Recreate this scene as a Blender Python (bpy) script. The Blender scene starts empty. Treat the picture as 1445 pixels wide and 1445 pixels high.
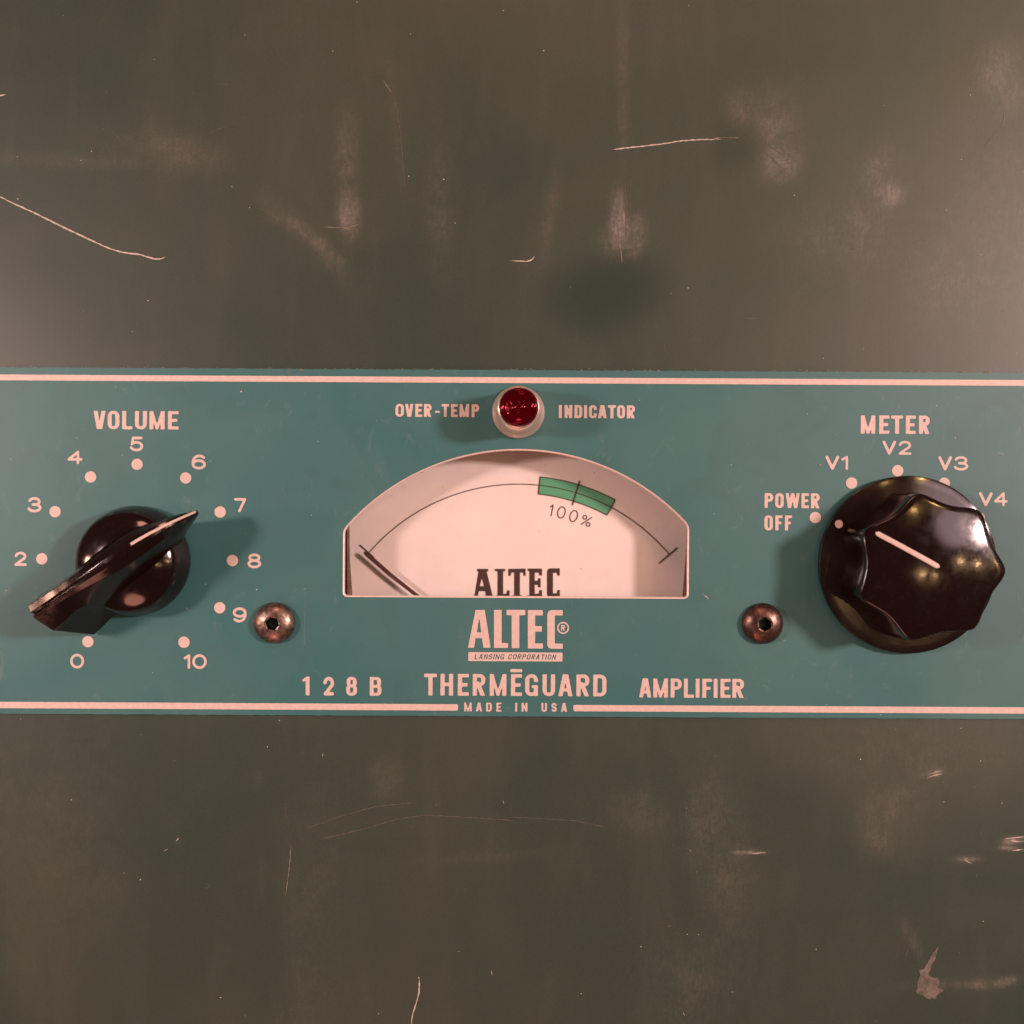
import bpy, bmesh, math, random
import numpy as np
from mathutils import Vector, Matrix
random.seed(7); rng = np.random.default_rng(7)
sc = bpy.context.scene
K = 0.00016          # metres per millimetre-scale unit used below (1 unit = 0.16 mm)
D = 1445.0           # camera distance in those units
C0 = 722.5
PHI = math.radians(0.31)
CS, SN = math.cos(PHI), math.sin(PHI)

# ---------------------------------------------------------------- camera
cam = bpy.data.cameras.new('camera'); co = bpy.data.objects.new('camera', cam); sc.collection.objects.link(co)
co.matrix_world = Matrix(((CS, -SN, 0, 0), (0, 0, -1, -D * K), (SN, CS, 0, 0), (0, 0, 0, 1)))
cam.sensor_width = 36; cam.lens = 36.0; cam.clip_start = 0.005; cam.clip_end = 50
cam.dof.use_dof = True; cam.dof.focus_distance = (D - 10) * K; cam.dof.aperture_fstop = 9
sc.camera = co
sc.view_settings.view_transform = 'Standard'; sc.view_settings.look = 'None'
sc.view_settings.exposure = 0.2; sc.view_settings.gamma = 1

# ---------------------------------------------------------------- light
w = bpy.data.worlds.new('World'); sc.world = w; w.use_nodes = True
bg = w.node_tree.nodes['Background']; bg.inputs[0].default_value = (0.23, 0.125, 0.09, 1); bg.inputs[1].default_value = 0.38

def lamp(name, x, y, h, size, watt, col, tx=722, ty=722, size_y=None, shape='DISK', spec=1.0):
    l = bpy.data.lights.new(name, 'AREA'); o = bpy.data.objects.new(name, l); sc.collection.objects.link(o)
    l.shape = shape; l.size = size * K
    if size_y: l.size_y = size_y * K
    l.energy = watt; l.color = col; l.specular_factor = spec
    p = Vector(((x - C0) * K, -h * K, (C0 - y) * K)); t = Vector(((tx - C0) * K, 0, (C0 - ty) * K))
    o.location = p; o.rotation_euler = (t - p).to_track_quat('-Z', 'Y').to_euler()
    return o
lamp('lamp_left', -1500, 450, 1800, 330, 1.1, (1.0, 0.70, 0.645))
lamp('lamp_right', 5200, -250, 3900, 620, 8.3, (1.0, 0.69, 0.65))
lamp('lamp_fill', 722, -4300, 4200, 1700, 2.2, (1.0, 0.40, 0.28))
lamp('lamp_pink_sheen', 3650, -300, 3900, 1300, 0.42, (1.0, 0.66, 0.66))  # secondary lamp added for the pink sheen at the right edge
lamp('lamp_fill_low', -600, 6800, 4300, 3000, 3.2, (1.0, 0.37, 0.27))  # added fill from below, reddens the shaded areas
lamp('lamp_glint_left', -3100, 880, 1600, 500, 0.8, (1.0, 0.52, 0.38))  # added to put glints along the pointer knob's tail
lamp('glint_bulb', 3450, -1500, 4000, 130, 0.42, (1.0, 0.58, 0.20))  # this and the next are added for gold streaks on the skirt
lamp('glint_bulb', 2350, -800, 4000, 110, 0.07, (1.0, 0.58, 0.20))
for x, y, s, e in ((3080, 1365, 75, .16), (3720, 1450, 60, .10), (5220, 801, 75, .22), (6450, 957, 75, .22), (8500, 801, 110, .5)):
    lamp('glint_bulb', x, y, 6000, s, e, (1.0, 0.60, 0.28))

# ---------------------------------------------------------------- materials
def new_mat(name):
    m = bpy.data.materials.new(name); m.use_nodes = True
    nt = m.node_tree; return m, nt, nt.nodes['Principled BSDF']
def N(nt, t, **kw):
    n = nt.nodes.new(t)
    for k, v in kw.items(): setattr(n, k, v)
    return n
def L(nt, a, b): nt.links.new(a, b)
def noise(nt, scale, detail=3, rough=0.5, vec=None, dist=0):
    n = N(nt, 'ShaderNodeTexNoise'); n.inputs['Scale'].default_value = scale; n.inputs['Detail'].default_value = detail
    n.inputs['Roughness'].default_value = rough; n.inputs['Distortion'].default_value = dist
    if vec is not None: L(nt, vec, n.inputs['Vector'])
    return n.outputs['Fac']
def ramp(nt, fac, a, b, va=0.0, vb=1.0):
    n = N(nt, 'ShaderNodeMapRange'); n.inputs[1].default_value = a; n.inputs[2].default_value = b
    n.inputs[3].default_value = va; n.inputs[4].default_value = vb; L(nt, fac, n.inputs[0]); return n.outputs[0]
def math_n(nt, op, a, b):
    n = N(nt, 'ShaderNodeMath', operation=op)
    for i, v in enumerate((a, b)):
        if isinstance(v, (int, float)): n.inputs[i].default_value = v
        else: L(nt, v, n.inputs[i])
    return n.outputs[0]
def mixc(nt, fac, a, b):
    n = N(nt, 'ShaderNodeMix', data_type='RGBA')
    if isinstance(fac, (int, float)): n.inputs[0].default_value = fac
    else: L(nt, fac, n.inputs[0])
    for i, v in ((6, a), (7, b)):
        if isinstance(v, tuple): n.inputs[i].default_value = (*v, 1)
        else: L(nt, v, n.inputs[i])
    return n.outputs[2]
def geopos(nt, scale=(1, 1, 1)):
    g = N(nt, 'ShaderNodeNewGeometry'); m = N(nt, 'ShaderNodeMapping'); m.inputs['Scale'].default_value = scale
    L(nt, g.outputs['Position'], m.inputs['Vector']); return m.outputs[0]
def bump(nt, b, h, strength, dist):
    n = N(nt, 'ShaderNodeBump'); n.inputs['Strength'].default_value = strength; n.inputs['Distance'].default_value = dist
    L(nt, h, n.inputs['Height']); L(nt, n.outputs[0], b.inputs['Normal'])

M = {}
# dark green-grey enamel of the front panel
m, nt, b = new_mat('panel_enamel'); M['panel'] = m
at = N(nt, 'ShaderNodeAttribute'); at.attribute_name = 'haze_sheen_marks'
ad = N(nt, 'ShaderNodeAttribute'); ad.attribute_name = 'painted_dark'
p1 = geopos(nt); streak = geopos(nt, (1, 1, 0.22)); streakh = geopos(nt, (0.2, 1, 1))
n1 = noise(nt, 19, 4, 0.5, p1, 0.8); n2 = noise(nt, 5500, 2, 0.6, p1); n3 = noise(nt, 1500, 4, 0.65, streak)
n4 = noise(nt, 110, 5, 0.6, streak, 0.5)
n5 = noise(nt, 900, 6, 0.75, p1, 1.0); n6 = noise(nt, 140, 4, 0.6, p1, 1.5)
hz = math_n(nt, 'MULTIPLY', at.outputs['Fac'], math_n(nt, 'MULTIPLY', ramp(nt, math_n(nt, 'ADD', math_n(nt, 'MULTIPLY', n3, 0.45), math_n(nt, 'MULTIPLY', n5, 0.55)), 0.36, 0.64, 0.1, 1.6), ramp(nt, n6, 0.35, 0.65, 0.45, 1.3)))
allhz = math_n(nt, 'ADD', hz, ramp(nt, n4, 0.5, 0.85, 0.0, 0.035))
base = mixc(nt, ramp(nt, n1, 0.3, 0.7), (0.026, 0.046, 0.034), (0.035, 0.049, 0.036))
base = mixc(nt, allhz, base, (0.30, 0.27, 0.24))
base = mixc(nt, ad.outputs['Fac'], base, (0.016, 0.034, 0.027))  # dark patches, a reflection among them, painted into the enamel colour
gr = ramp(nt, n2, 0.25, 0.75, 0.80, 1.22)
mm = N(nt, 'ShaderNodeMix', data_type='RGBA', blend_type='MULTIPLY'); mm.inputs[0].default_value = 1
L(nt, base, mm.inputs[6]); L(nt, gr, mm.inputs[7]); L(nt, mm.outputs[2], b.inputs['Base Color'])
ro = math_n(nt, 'ADD', ramp(nt, n1, 0.3, 0.7, 0.38, 0.46), math_n(nt, 'MULTIPLY', hz, 0.25))
ro = math_n(nt, 'SUBTRACT', ro, math_n(nt, 'MULTIPLY', ad.outputs['Fac'], 0.16))
L(nt, ro, b.inputs['Roughness']); b.inputs['Specular IOR Level'].default_value = 0.5
bump(nt, b, noise(nt, 2600, 3, 0.6, p1), 0.22, 0.00004)

# teal enamel of the nameplate
m, nt, b = new_mat('nameplate_enamel'); M['teal'] = m
p1 = geopos(nt); n1 = noise(nt, 30, 4, 0.55, p1, 0.5); n2 = noise(nt, 5200, 2, 0.6, p1)
base = mixc(nt, ramp(nt, n1, 0.3, 0.7), (0.026, 0.122, 0.128), (0.038, 0.133, 0.134))
scuff = ramp(nt, noise(nt, 240, 6, 0.7, geopos(nt, (1, 1, 0.5)), 1.5), 0.60, 0.82, 0, 0.15)
base = mixc(nt, ramp(nt, noise(nt, 75, 6, 0.65, p1, 1.2), 0.52, 0.80, 0, 0.32), base, (0.030, 0.072, 0.068))
base = mixc(nt, scuff, base, (0.45, 0.45, 0.42))
mm = N(nt, 'ShaderNodeMix', data_type='RGBA', blend_type='MULTIPLY'); mm.inputs[0].default_value = 1
L(nt, base, mm.inputs[6]); L(nt, ramp(nt, n2, 0.25, 0.75, 0.86, 1.14), mm.inputs[7]); L(nt, mm.outputs[2], b.inputs['Base Color'])
L(nt, ramp(nt, n1, 0.3, 0.7, 0.46, 0.56), b.inputs['Roughness'])
bump(nt, b, noise(nt, 2600, 3, 0.6, p1), 0.18, 0.00004)

def simple(key, name, col, rough, metal=0.0, **kw):
    m, nt, b = new_mat(name); M[key] = m
    b.inputs['Base Color'].default_value = (*col, 1); b.inputs['Roughness'].default_value = rough; b.inputs['Metallic'].default_value = metal
    for k, v in kw.items(): b.inputs[k].default_value = v
    return m, nt, b
def mottled(key, name, a, c, rough, scale, lo=0.35, hi=0.65, metal=0.0):
    m, nt, b = simple(key, name, a, rough, metal)
    L(nt, mixc(nt, ramp(nt, noise(nt, scale, 5, 0.65, geopos(nt)), lo, hi), a, c), b.inputs['Base Color']); return m, nt, b
mottled('ink', 'silkscreen_ink', (0.56, 0.465, 0.425), (0.49, 0.405, 0.37), 0.55, 900)
mottled('dial', 'dial_card', (0.86, 0.82, 0.80), (0.83, 0.78, 0.76), 0.6, 300)
mottled('print', 'dial_print', (0.045, 0.022, 0.022), (0.075, 0.04, 0.038), 0.5, 1500)
simple('green', 'dial_green_print', (0.10, 0.40, 0.23), 0.55)
mottled('brown', 'meter_frame_card', (0.20, 0.12, 0.10), (0.34, 0.21, 0.17), 0.6, 600)
simple('black', 'meter_case_black', (0.006, 0.005, 0.005), 0.7)
mottled('bare', 'bare_cut_edge', (0.62, 0.52, 0.47), (0.75, 0.66, 0.6), 0.38, 1500, metal=0.3)
mottled('scratch', 'scratch_primer', (0.34, 0.29, 0.25), (0.52, 0.45, 0.39), 0.6, 1500)
mottled('scratch_ghost', 'scratch_ghost', (0.055, 0.062, 0.048), (0.085, 0.085, 0.066), 0.6, 1500)
mottled('scuff', 'scuffed_enamel', (0.05, 0.055, 0.043), (0.14, 0.125, 0.105), 0.6, 700, 0.3, 0.6)
mottled('scratch_faint', 'scratch_faint', (0.085, 0.088, 0.07), (0.16, 0.155, 0.125), 0.6, 1500)
simple('dust', 'dust', (0.55, 0.52, 0.46), 0.8)
for key, ca_, cb_, sc2 in (('screw', (0.30, 0.225, 0.185), (0.085, 0.06, 0.05), 1100), ('screw_dark', (0.19, 0.12, 0.10), (0.06, 0.035, 0.03), 800)):
    m, nt, b = mottled(key, 'bronzed_steel', ca_, cb_, 0.38, sc2, 0.35, 0.65, metal=0.9)
    bump(nt, b, noise(nt, 1800, 4, 0.6, geopos(nt)), 0.35, 0.00008)
simple('socket', 'dark_socket', (0.05, 0.03, 0.025), 0.3, 0.9)
simple('bezel', 'satin_chrome', (0.88, 0.68, 0.58), 0.30, 0.75)
# red jewel
m, nt, b = simple('lens', 'red_jewel', (0.038, 0.0, 0.002), 0.08)
b.inputs['Specular Tint'].default_value = (1, 0.12, 0.2, 1); b.inputs['Specular IOR Level'].default_value = 0.6
# bakelite
def bakelite(key, name, aniso=0.0, rough=(0.09, 0.21)):
    m, nt, b = simple(key, name, (0.006, 0.0025, 0.002), 0.12); p = geopos(nt)
    f = ramp(nt, noise(nt, 330, 6, 0.75, p, 0.4), 0.35, 0.72)
    L(nt, mixc(nt, ramp(nt, noise(nt, 1400, 5, 0.7, p, 0.5), 0.55, 0.8, 0, 0.5), (0.006, 0.0022, 0.002), (0.022, 0.014, 0.013)), b.inputs['Base Color'])
    L(nt, ramp(nt, f, 0, 1, *rough), b.inputs['Roughness'])
    b.inputs['IOR'].default_value = 1.52
    if aniso:
        b.inputs['Anisotropic'].default_value = aniso; b.inputs['Anisotropic Rotation'].default_value = 0.25
        t = N(nt, 'ShaderNodeTangent'); t.direction_type = 'RADIAL'; t.axis = 'Y'; L(nt, t.outputs[0], b.inputs['Tangent'])
    bump(nt, b, noise(nt, 900, 4, 0.6, p), 0.10, 0.00003)
    return m, nt, b
bakelite('bakelite', 'black_bakelite')
bakelite('skirt', 'turned_bakelite', 0.88, (0.13, 0.22))
M['skirt'].node_tree.nodes['Principled BSDF'].inputs['IOR'].default_value = 1.7
# clear meter window: reflection by Fresnel over clear
m, nt, b = new_mat('clear_window'); M['pane'] = m
nt.nodes.remove(b); out = nt.nodes['Material Output']
tr = N(nt, 'ShaderNodeBsdfTransparent'); tr.inputs[0].default_value = (0.97, 0.96, 0.95, 1); gl = N(nt, 'ShaderNodeBsdfGlossy'); gl.inputs['Roughness'].default_value = 0.08
lwt = N(nt, 'ShaderNodeLayerWeight'); lwt.inputs[0].default_value = 0.5
frn = ramp(nt, math_n(nt, 'POWER', lwt.outputs['Facing'], 4.0), 0, 1, 0.03, 0.8); mx = N(nt, 'ShaderNodeMixShader')
L(nt, frn, mx.inputs[0]); L(nt, tr.outputs[0], mx.inputs[1]); L(nt, gl.outputs[0], mx.inputs[2]); L(nt, mx.outputs[0], out.inputs[0])

# ---------------------------------------------------------------- object helpers
WL = {}
def place(o, parent, wl):
    sc.collection.objects.link(o); WL[o.name] = Vector(wl)
    if parent is not None:
        o.parent = parent; o.location = Vector(wl) - WL[parent.name]
    else: o.location = wl
def W(x, y, h=0.0):                     # plane coordinates (y down, centre of the panel = 0,0) -> world
    return Vector((x * K, -h * K, -y * K))
def I2P(u, v, h=0.0):                   # measured position -> plane coordinates at height h
    du, dv = (u - C0) * (1 - h / D), (v - C0) * (1 - h / D)
    return du * CS + dv * SN, -du * SN + dv * CS
def mk(name, verts, faces, mat, parent, wl, smooth=None, label=None, stuff=False):
    me = bpy.data.meshes.new(name); me.from_pydata([tuple(v) for v in verts], [], faces); me.update()
    bm = bmesh.new(); bm.from_mesh(me); bmesh.ops.recalc_face_normals(bm, faces=bm.faces); bm.to_mesh(me); bm.free()
    me.materials.append(mat)
    if smooth is not None:
        me.polygons.foreach_set('use_smooth', [True] * len(me.polygons)); me.set_sharp_from_angle(angle=math.radians(smooth))
    o = bpy.data.objects.new(name, me); place(o, parent, wl)
    if label: o['label'] = label
    if stuff: o['kind'] = 'stuff'
    return o
def empty(name, parent, wl, label=None):
    o = bpy.data.objects.new(name, None); o.empty_display_size = 0.005; place(o, parent, wl)
    if label: o['label'] = label
    return o

# ---------------------------------------------------------------- distance-field shapes (y down)
def box(X, Y, x0, y0, x1, y1, r=0.0):
    cx, cy, hx, hy = (x0 + x1) / 2, (y0 + y1) / 2, (x1 - x0) / 2 - r, (y1 - y0) / 2 - r
    qx, qy = np.abs(X - cx) - hx, np.abs(Y - cy) - hy
    return np.hypot(np.maximum(qx, 0), np.maximum(qy, 0)) + np.minimum(np.maximum(qx, qy), 0) - r
def rrect(X, Y, x0, y0, x1, y1, tl, tr_, br, bl):
    cx, cy = (x0 + x1) / 2, (y0 + y1) / 2
    r = np.where(X > cx, np.where(Y > cy, br, tr_), np.where(Y > cy, bl, tl))
    qx, qy = np.abs(X - cx) - (x1 - x0) / 2 + r, np.abs(Y - cy) - (y1 - y0) / 2 + r
    return np.hypot(np.maximum(qx, 0), np.maximum(qy, 0)) + np.minimum(np.maximum(qx, qy), 0) - r
def seg(X, Y, x0, y0, x1, y1, wd):      # capsule
    dx, dy = x1 - x0, y1 - y0; t = np.clip(((X - x0) * dx + (Y - y0) * dy) / (dx * dx + dy * dy + 1e-9), 0, 1)
    return np.hypot(X - x0 - t * dx, Y - y0 - t * dy) - wd / 2
def pl(X, Y, pts, wd):
    f = np.full(X.shape, 1e3)
    for a, c in zip(pts[:-1], pts[1:]): f = np.minimum(f, seg(X, Y, *a, *c, wd))
    return f
def arc(cx, cy, rx, ry, a0, a1, n=18):  # degrees, 0 = right, 90 = up
    return [(cx + rx * math.cos(math.radians(a0 + (a1 - a0) * i / n)), cy - ry * math.sin(math.radians(a0 + (a1 - a0) * i / n))) for i in range(n + 1)]
def polyg(X, Y, P):
    d = np.full(X.shape, 1e9); s = np.ones(X.shape); n = len(P)
    for i in range(n):
        (ax, ay), (bx, by) = P[i], P[i - 1]
        ex, ey = bx - ax, by - ay; wx, wy = X - ax, Y - ay
        t = np.clip((wx * ex + wy * ey) / (ex * ex + ey * ey + 1e-9), 0, 1)
        d = np.minimum(d, (wx - ex * t) ** 2 + (wy - ey * t) ** 2)
        c1, c2, c3 = Y >= ay, Y < by, ex * wy > ey * wx
        s = np.where((c1 & c2 & c3) | (~c1 & ~c2 & ~c3), -s, s)
    return s * np.sqrt(d)
U = lambda *a: np.minimum.reduce(a)
def glyph(ch, X, Y, Wd, H, t, s):
    clip = np.maximum(-Y, Y - H)
    diag = lambda x0, y0, x1, y1: seg(X, Y, x0, y0, x1, y1, t)
    stemL = box(X, Y, 0, 0, t, H); stemR = box(X, Y, Wd - t, 0, Wd, H); R = Wd * 0.47
    ring = lambda x0, y0, x1, y1, a, b, c, d: np.maximum(rrect(X, Y, x0, y0, x1, y1, a, b, c, d),
        -rrect(X, Y, x0 + t, y0 + s, x1 - t, y1 - s, max(a - t, .1) if a else 0, max(b - t, .1), max(c - t, .1), max(d - t, .1) if d else 0))
    if ch == 'I' : return box(X, Y, 0, 0, t, H)
    if ch == '-': return box(X, Y, 0, H * .52, Wd, H * .52 + s * .9)
    if ch == 'L': return U(stemL, box(X, Y, 0, H - s, Wd, H))
    if ch == 'E': return U(stemL, box(X, Y, 0, H - s, Wd, H), box(X, Y, 0, 0, Wd, s), box(X, Y, 0, (H - s) / 2, Wd * .88, (H + s) / 2))
    if ch == 'F': return U(stemL, box(X, Y, 0, 0, Wd, s), box(X, Y, 0, (H - s) / 2, Wd * .85, (H + s) / 2))
    if ch == 'T': return U(box(X, Y, 0, 0, Wd, s), box(X, Y, (Wd - t) / 2, 0, (Wd + t) / 2, H))
    if ch == 'H': return U(stemL, stemR, box(X, Y, 0, (H - s) * .48, Wd, (H - s) * .48 + s))
    if ch == 'U': return np.maximum(ring(0, -H, Wd, H, R, R, R, R), -Y)
    if ch == 'O': return ring(0, 0, Wd, H, R, R, R, R)
    if ch == 'D': return ring(0, 0, Wd, H, 0, R, R, 0)
    if ch == 'C': return np.maximum(ring(0, 0, Wd, H, R, R, R, R), -box(X, Y, Wd * .5, H * .37, Wd + 5, H * .63))
    if ch == 'G': return U(np.maximum(ring(0, 0, Wd, H, R, R, R, R), -box(X, Y, Wd * .5, H * .36, Wd + 5, H * .56)),
                           box(X, Y, Wd * .52, H * .5, Wd, H * .5 + s * .85), box(X, Y, Wd - t * .8, H * .5, Wd, H))
    if ch == 'P': return U(stemL, ring(0, 0, Wd, H * .58, 0, H * .27, H * .27, 0))
    if ch == 'R': return U(stemL, ring(0, 0, Wd, H * .56, 0, H * .26, H * .26, 0), np.maximum(diag(Wd * .42, H * .45, Wd - t * .45, H + t * .3), clip))
    if ch == 'B': return U(stemL, ring(0, 0, Wd * .95, H * .5 + s / 2, 0, H * .22, H * .22, 0), ring(0, H * .5 - s / 2, Wd, H, 0, H * .24, H * .24, 0))
    if ch == 'A': return U(np.maximum(U(diag(Wd / 2 - t * .1, -t * .3, t * .42, H + t * .3), diag(Wd / 2 + t * .1, -t * .3, Wd - t * .42, H + t * .3)), clip), box(X, Y, Wd * .22, H * .64, Wd * .78, H * .64 + s * .9))
    if ch == 'V': return np.maximum(U(diag(Wd / 2 - t * .1, H + t * .3, t * .42, -t * .3), diag(Wd / 2 + t * .1, H + t * .3, Wd - t * .42, -t * .3)), clip)
    if ch == 'M': return U(stemL, stemR, np.maximum(U(seg(X, Y, t * .5, -t * .2, Wd / 2, H * .97, t * .66), seg(X, Y, Wd - t * .5, -t * .2, Wd / 2, H * .97, t * .66)), clip))
    if ch == 'N': return U(stemL, stemR, np.maximum(seg(X, Y, t * .5, 0, Wd - t * .5, H, t * .7), clip))
    if ch == 'W':
        q = Wd / 4; return np.maximum(U(*[seg(X, Y, a, b, c, d, t * .92) for a, b, c, d in ((t * .42, -1, q + t * .12, H + 1), (Wd / 2, -1, q + t * .12, H + 1), (Wd / 2, -1, 3 * q - t * .12, H + 1), (Wd - t * .42, -1, 3 * q - t * .12, H + 1))]), clip)
    if ch == 'S':
        a = (t + s) / 2; rx, ry = (Wd - a) / 2, (H - a) / 4; cx = Wd / 2
        return pl(X, Y, arc(cx, a / 2 + ry, rx, ry, 15, 265) + arc(cx, H - a / 2 - ry, rx, ry, 85, -165), a)
    if ch == '1': return U(box(X, Y, Wd - t, 0, Wd, H), np.maximum(seg(X, Y, 0 + 1, H * .2, Wd - t * .6, s * .4, s * .9), clip))
    if ch == '2':
        a = (t + s) / 2; rx, ry = (Wd - a) / 2, H * .25
        return pl(X, Y, arc(Wd / 2, a / 2 + ry, rx, ry, 175, -30) + [(a * .6, H - a / 2), (Wd - a / 2, H - a / 2)], a)
    if ch == '8': return U(ring(Wd * .04, 0, Wd * .96, H * .48 + s / 2, *[Wd * .4] * 4), ring(0, H * .48 - s / 2, Wd, H, *[Wd * .42] * 4))
    raise KeyError(ch)
def wide(ch, X, Y, Wd, H, a):           # extended lettering, even stroke a
    sx, sy = Wd - a, H - a; X = X - a / 2; Y = Y - a / 2
    T = lambda pts: pl(X, Y, [(x * sx, y * sy) for x, y in pts], a)
    A = lambda cx, cy, rx, ry, a0, a1: arc(cx, cy, rx, ry, a0, a1)
    if ch == '0': return T(A(.5, .5, .5, .5, 0, 360))
    if ch == '1': return T([(0, .22), (1, .02), (1, 1)])
    if ch == '2': return T(A(.5, .29, .46, .29, 172, -35) + [(.02, 1), (1, 1)])
    if ch == '3': return U(T(A(.47, .25, .44, .25, 165, -90)), T(A(.47, .74, .52, .26, 90, -165)), T([(.32, .485), (.5, .485)]))
    if ch == '4': return U(T([(.74, 1), (.74, 0), (0, .68), (1, .68)]),)
    if ch == '5': return T([(.92, 0), (.2, 0), (.1, .5)] + A(.5, .68, .5, .32, 130, -160))
    if ch == '6': return U(T(A(.5, .69, .5, .31, 0, 360)), T(A(.55, .5, .55, .5, 45, 180)), T([(0, .5), (0, .69)]))
    if ch == '9': return U(T(A(.5, .31, .5, .31, 0, 360)), T(A(.45, .5, .55, .5, 0, -135)), T([(1, .5), (1, .31)]))
    if ch == '7': return T([(0, 0), (1, 0), (.42, 1)])
    if ch == '8': return U(T(A(.5, .235, .42, .235, 0, 360)), T(A(.5, .735, .5, .265, 0, 360)))
    if ch == 'V': return T([(0.02, 0), (.5, 1), (.98, 0)])
    if ch == '%': return U(T(A(.2, .25, .2, .18, 0, 360)), T(A(.8, .75, .2, .18, 0, 360)), T([(.88, .02), (.12, .98)]))
    raise KeyError(ch)

def blur(f, n):
    for _ in range(n):
        g = np.pad(f, 1, mode='edge')
        f = (g[:-2, 1:-1] + g[2:, 1:-1] + g[1:-1, :-2] + g[1:-1, 2:] + 4 * f) / 8
    return f
def sdf_mesh(name, fn, bb, cell, h, mat, parent, origin, nblur=2, label=None, rag=0.0, smooth=None):
    """fill the inside of fn (given in plane coordinates) as a flat sheet at height h"""
    x0, y0, x1, y1 = bb[0] - 2, bb[1] - 2, bb[2] + 2, bb[3] + 2
    nx, ny = int((x1 - x0) / cell) + 2, int((y1 - y0) / cell) + 2
    xs = x0 + np.arange(nx) * cell; ys = y0 + np.arange(ny) * cell
    X, Y = np.meshgrid(xs, ys); F = blur(fn(X, Y), nblur)
    if rag: F = F + blur(rng.normal(0, 1, F.shape), 3) * rag * 2.2
    ins = F < 0; V, Fc, cache = [], [], {}
    def cv(j, i):
        k = (j, i)
        if k not in cache: cache[k] = len(V); V.append((xs[i], ys[j]))
        return cache[k]
    def ev(j, i, j2, i2):
        k = (j, i, j2, i2)
        if k not in cache:
            a, b_ = F[j, i], F[j2, i2]; t = a / (a - b_); cache[k] = len(V)
            V.append((xs[i] + (xs[i2] - xs[i]) * t, ys[j] + (ys[j2] - ys[j]) * t))
        return cache[k]
    cnt = ins[:-1, :-1].astype(int) + ins[1:, :-1] + ins[:-1, 1:] + ins[1:, 1:]
    for j in range(ny - 1):
        row = cnt[j]; i = 0
        if not row.any(): continue
        while i < nx - 1:
            c = row[i]
            if c == 0: i += 1; continue
            if c == 4:
                e = i
                while e + 1 < nx - 1 and row[e + 1] == 4: e += 1
                Fc.append([cv(j, i), cv(j, e + 1), cv(j + 1, e + 1), cv(j + 1, i)]); i = e + 1; continue
            cs = [(j, i), (j, i + 1), (j + 1, i + 1), (j + 1, i)]; poly = []
            for q in range(4):
                a, b_ = cs[q], cs[(q + 1) % 4]
                if ins[a]: poly.append(cv(*a))
                if ins[a] != ins[b_]:
                    lo, hi = (a, b_) if a < b_ else (b_, a); poly.append(ev(*lo, *hi))
            if len(poly) > 2: Fc.append(poly)
            i += 1
    P = [((x - origin[0]) * K, 0.0, -(y - origin[1]) * K) for x, y in V]
    me = bpy.data.meshes.new(name); me.from_pydata(P, [], [f[::-1] if False else f for f in Fc]); me.update()
    me.materials.append(mat); o = bpy.data.objects.new(name, me); place(o, parent, W(origin[0], origin[1], h))
    if label: o['label'] = label
    return o

# ================================================================ THE AMPLIFIER
amp = empty('amplifier', None, (0, 0, 0))
amp['label'] = 'worn dark green amplifier front with teal nameplate, two black knobs and a meter'
amp['category'] = 'amplifier'

# ---- front panel: fine sheet carrying the masks for wear and painted reflections
def spaced(lo, flo, fhi, hi, fine, coarse):
    return np.unique(np.round(np.concatenate([np.arange(lo, flo, coarse), np.arange(flo, fhi, fine), np.arange(fhi, hi + 1, coarse)]), 3))
xs = spaced(-1500, -760, 760, 1500, 4, 74); ys = spaced(-1100, -760, 760, 1100, 4, 68)
X, Y = np.meshgrid(xs, ys)
Ui = X * CS - Y * SN + C0; Vi = X * SN + Y * CS + C0       # measured positions of the marks on the sheet
def blob(u, v, ru, rv, ang=0, soft=1.0):
    a = math.radians(ang); k_ = .0 if ru < 28 or rv < 14 else .55; dx, dy = Ui0 + (Ui - Ui0) * k_ - u, Vi0 + (Vi - Vi0) * k_ - v
    p = (dx * math.cos(a) + dy * math.sin(a)) / ru; q = (-dx * math.sin(a) + dy * math.cos(a)) / rv
    return np.exp(-((p * p + q * q) ** soft))
haze_sheen = np.zeros(X.shape)  # pale smudges, with some sheen and reflection painted in
Ui0, Vi0 = Ui, Vi
Ui = Ui + 7 * np.sin(Vi / 23.0 + 1) + 5 * np.sin(Ui / 17.0 + Vi / 31.0) + 3 * np.sin(Vi / 9.0 + Ui / 13.0)
Vi = Vi + 7 * np.sin(Ui / 27.0) + 5 * np.sin(Vi / 15.0 - Ui / 37.0 + 2) + 3 * np.sin(Ui / 8.0)
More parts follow.
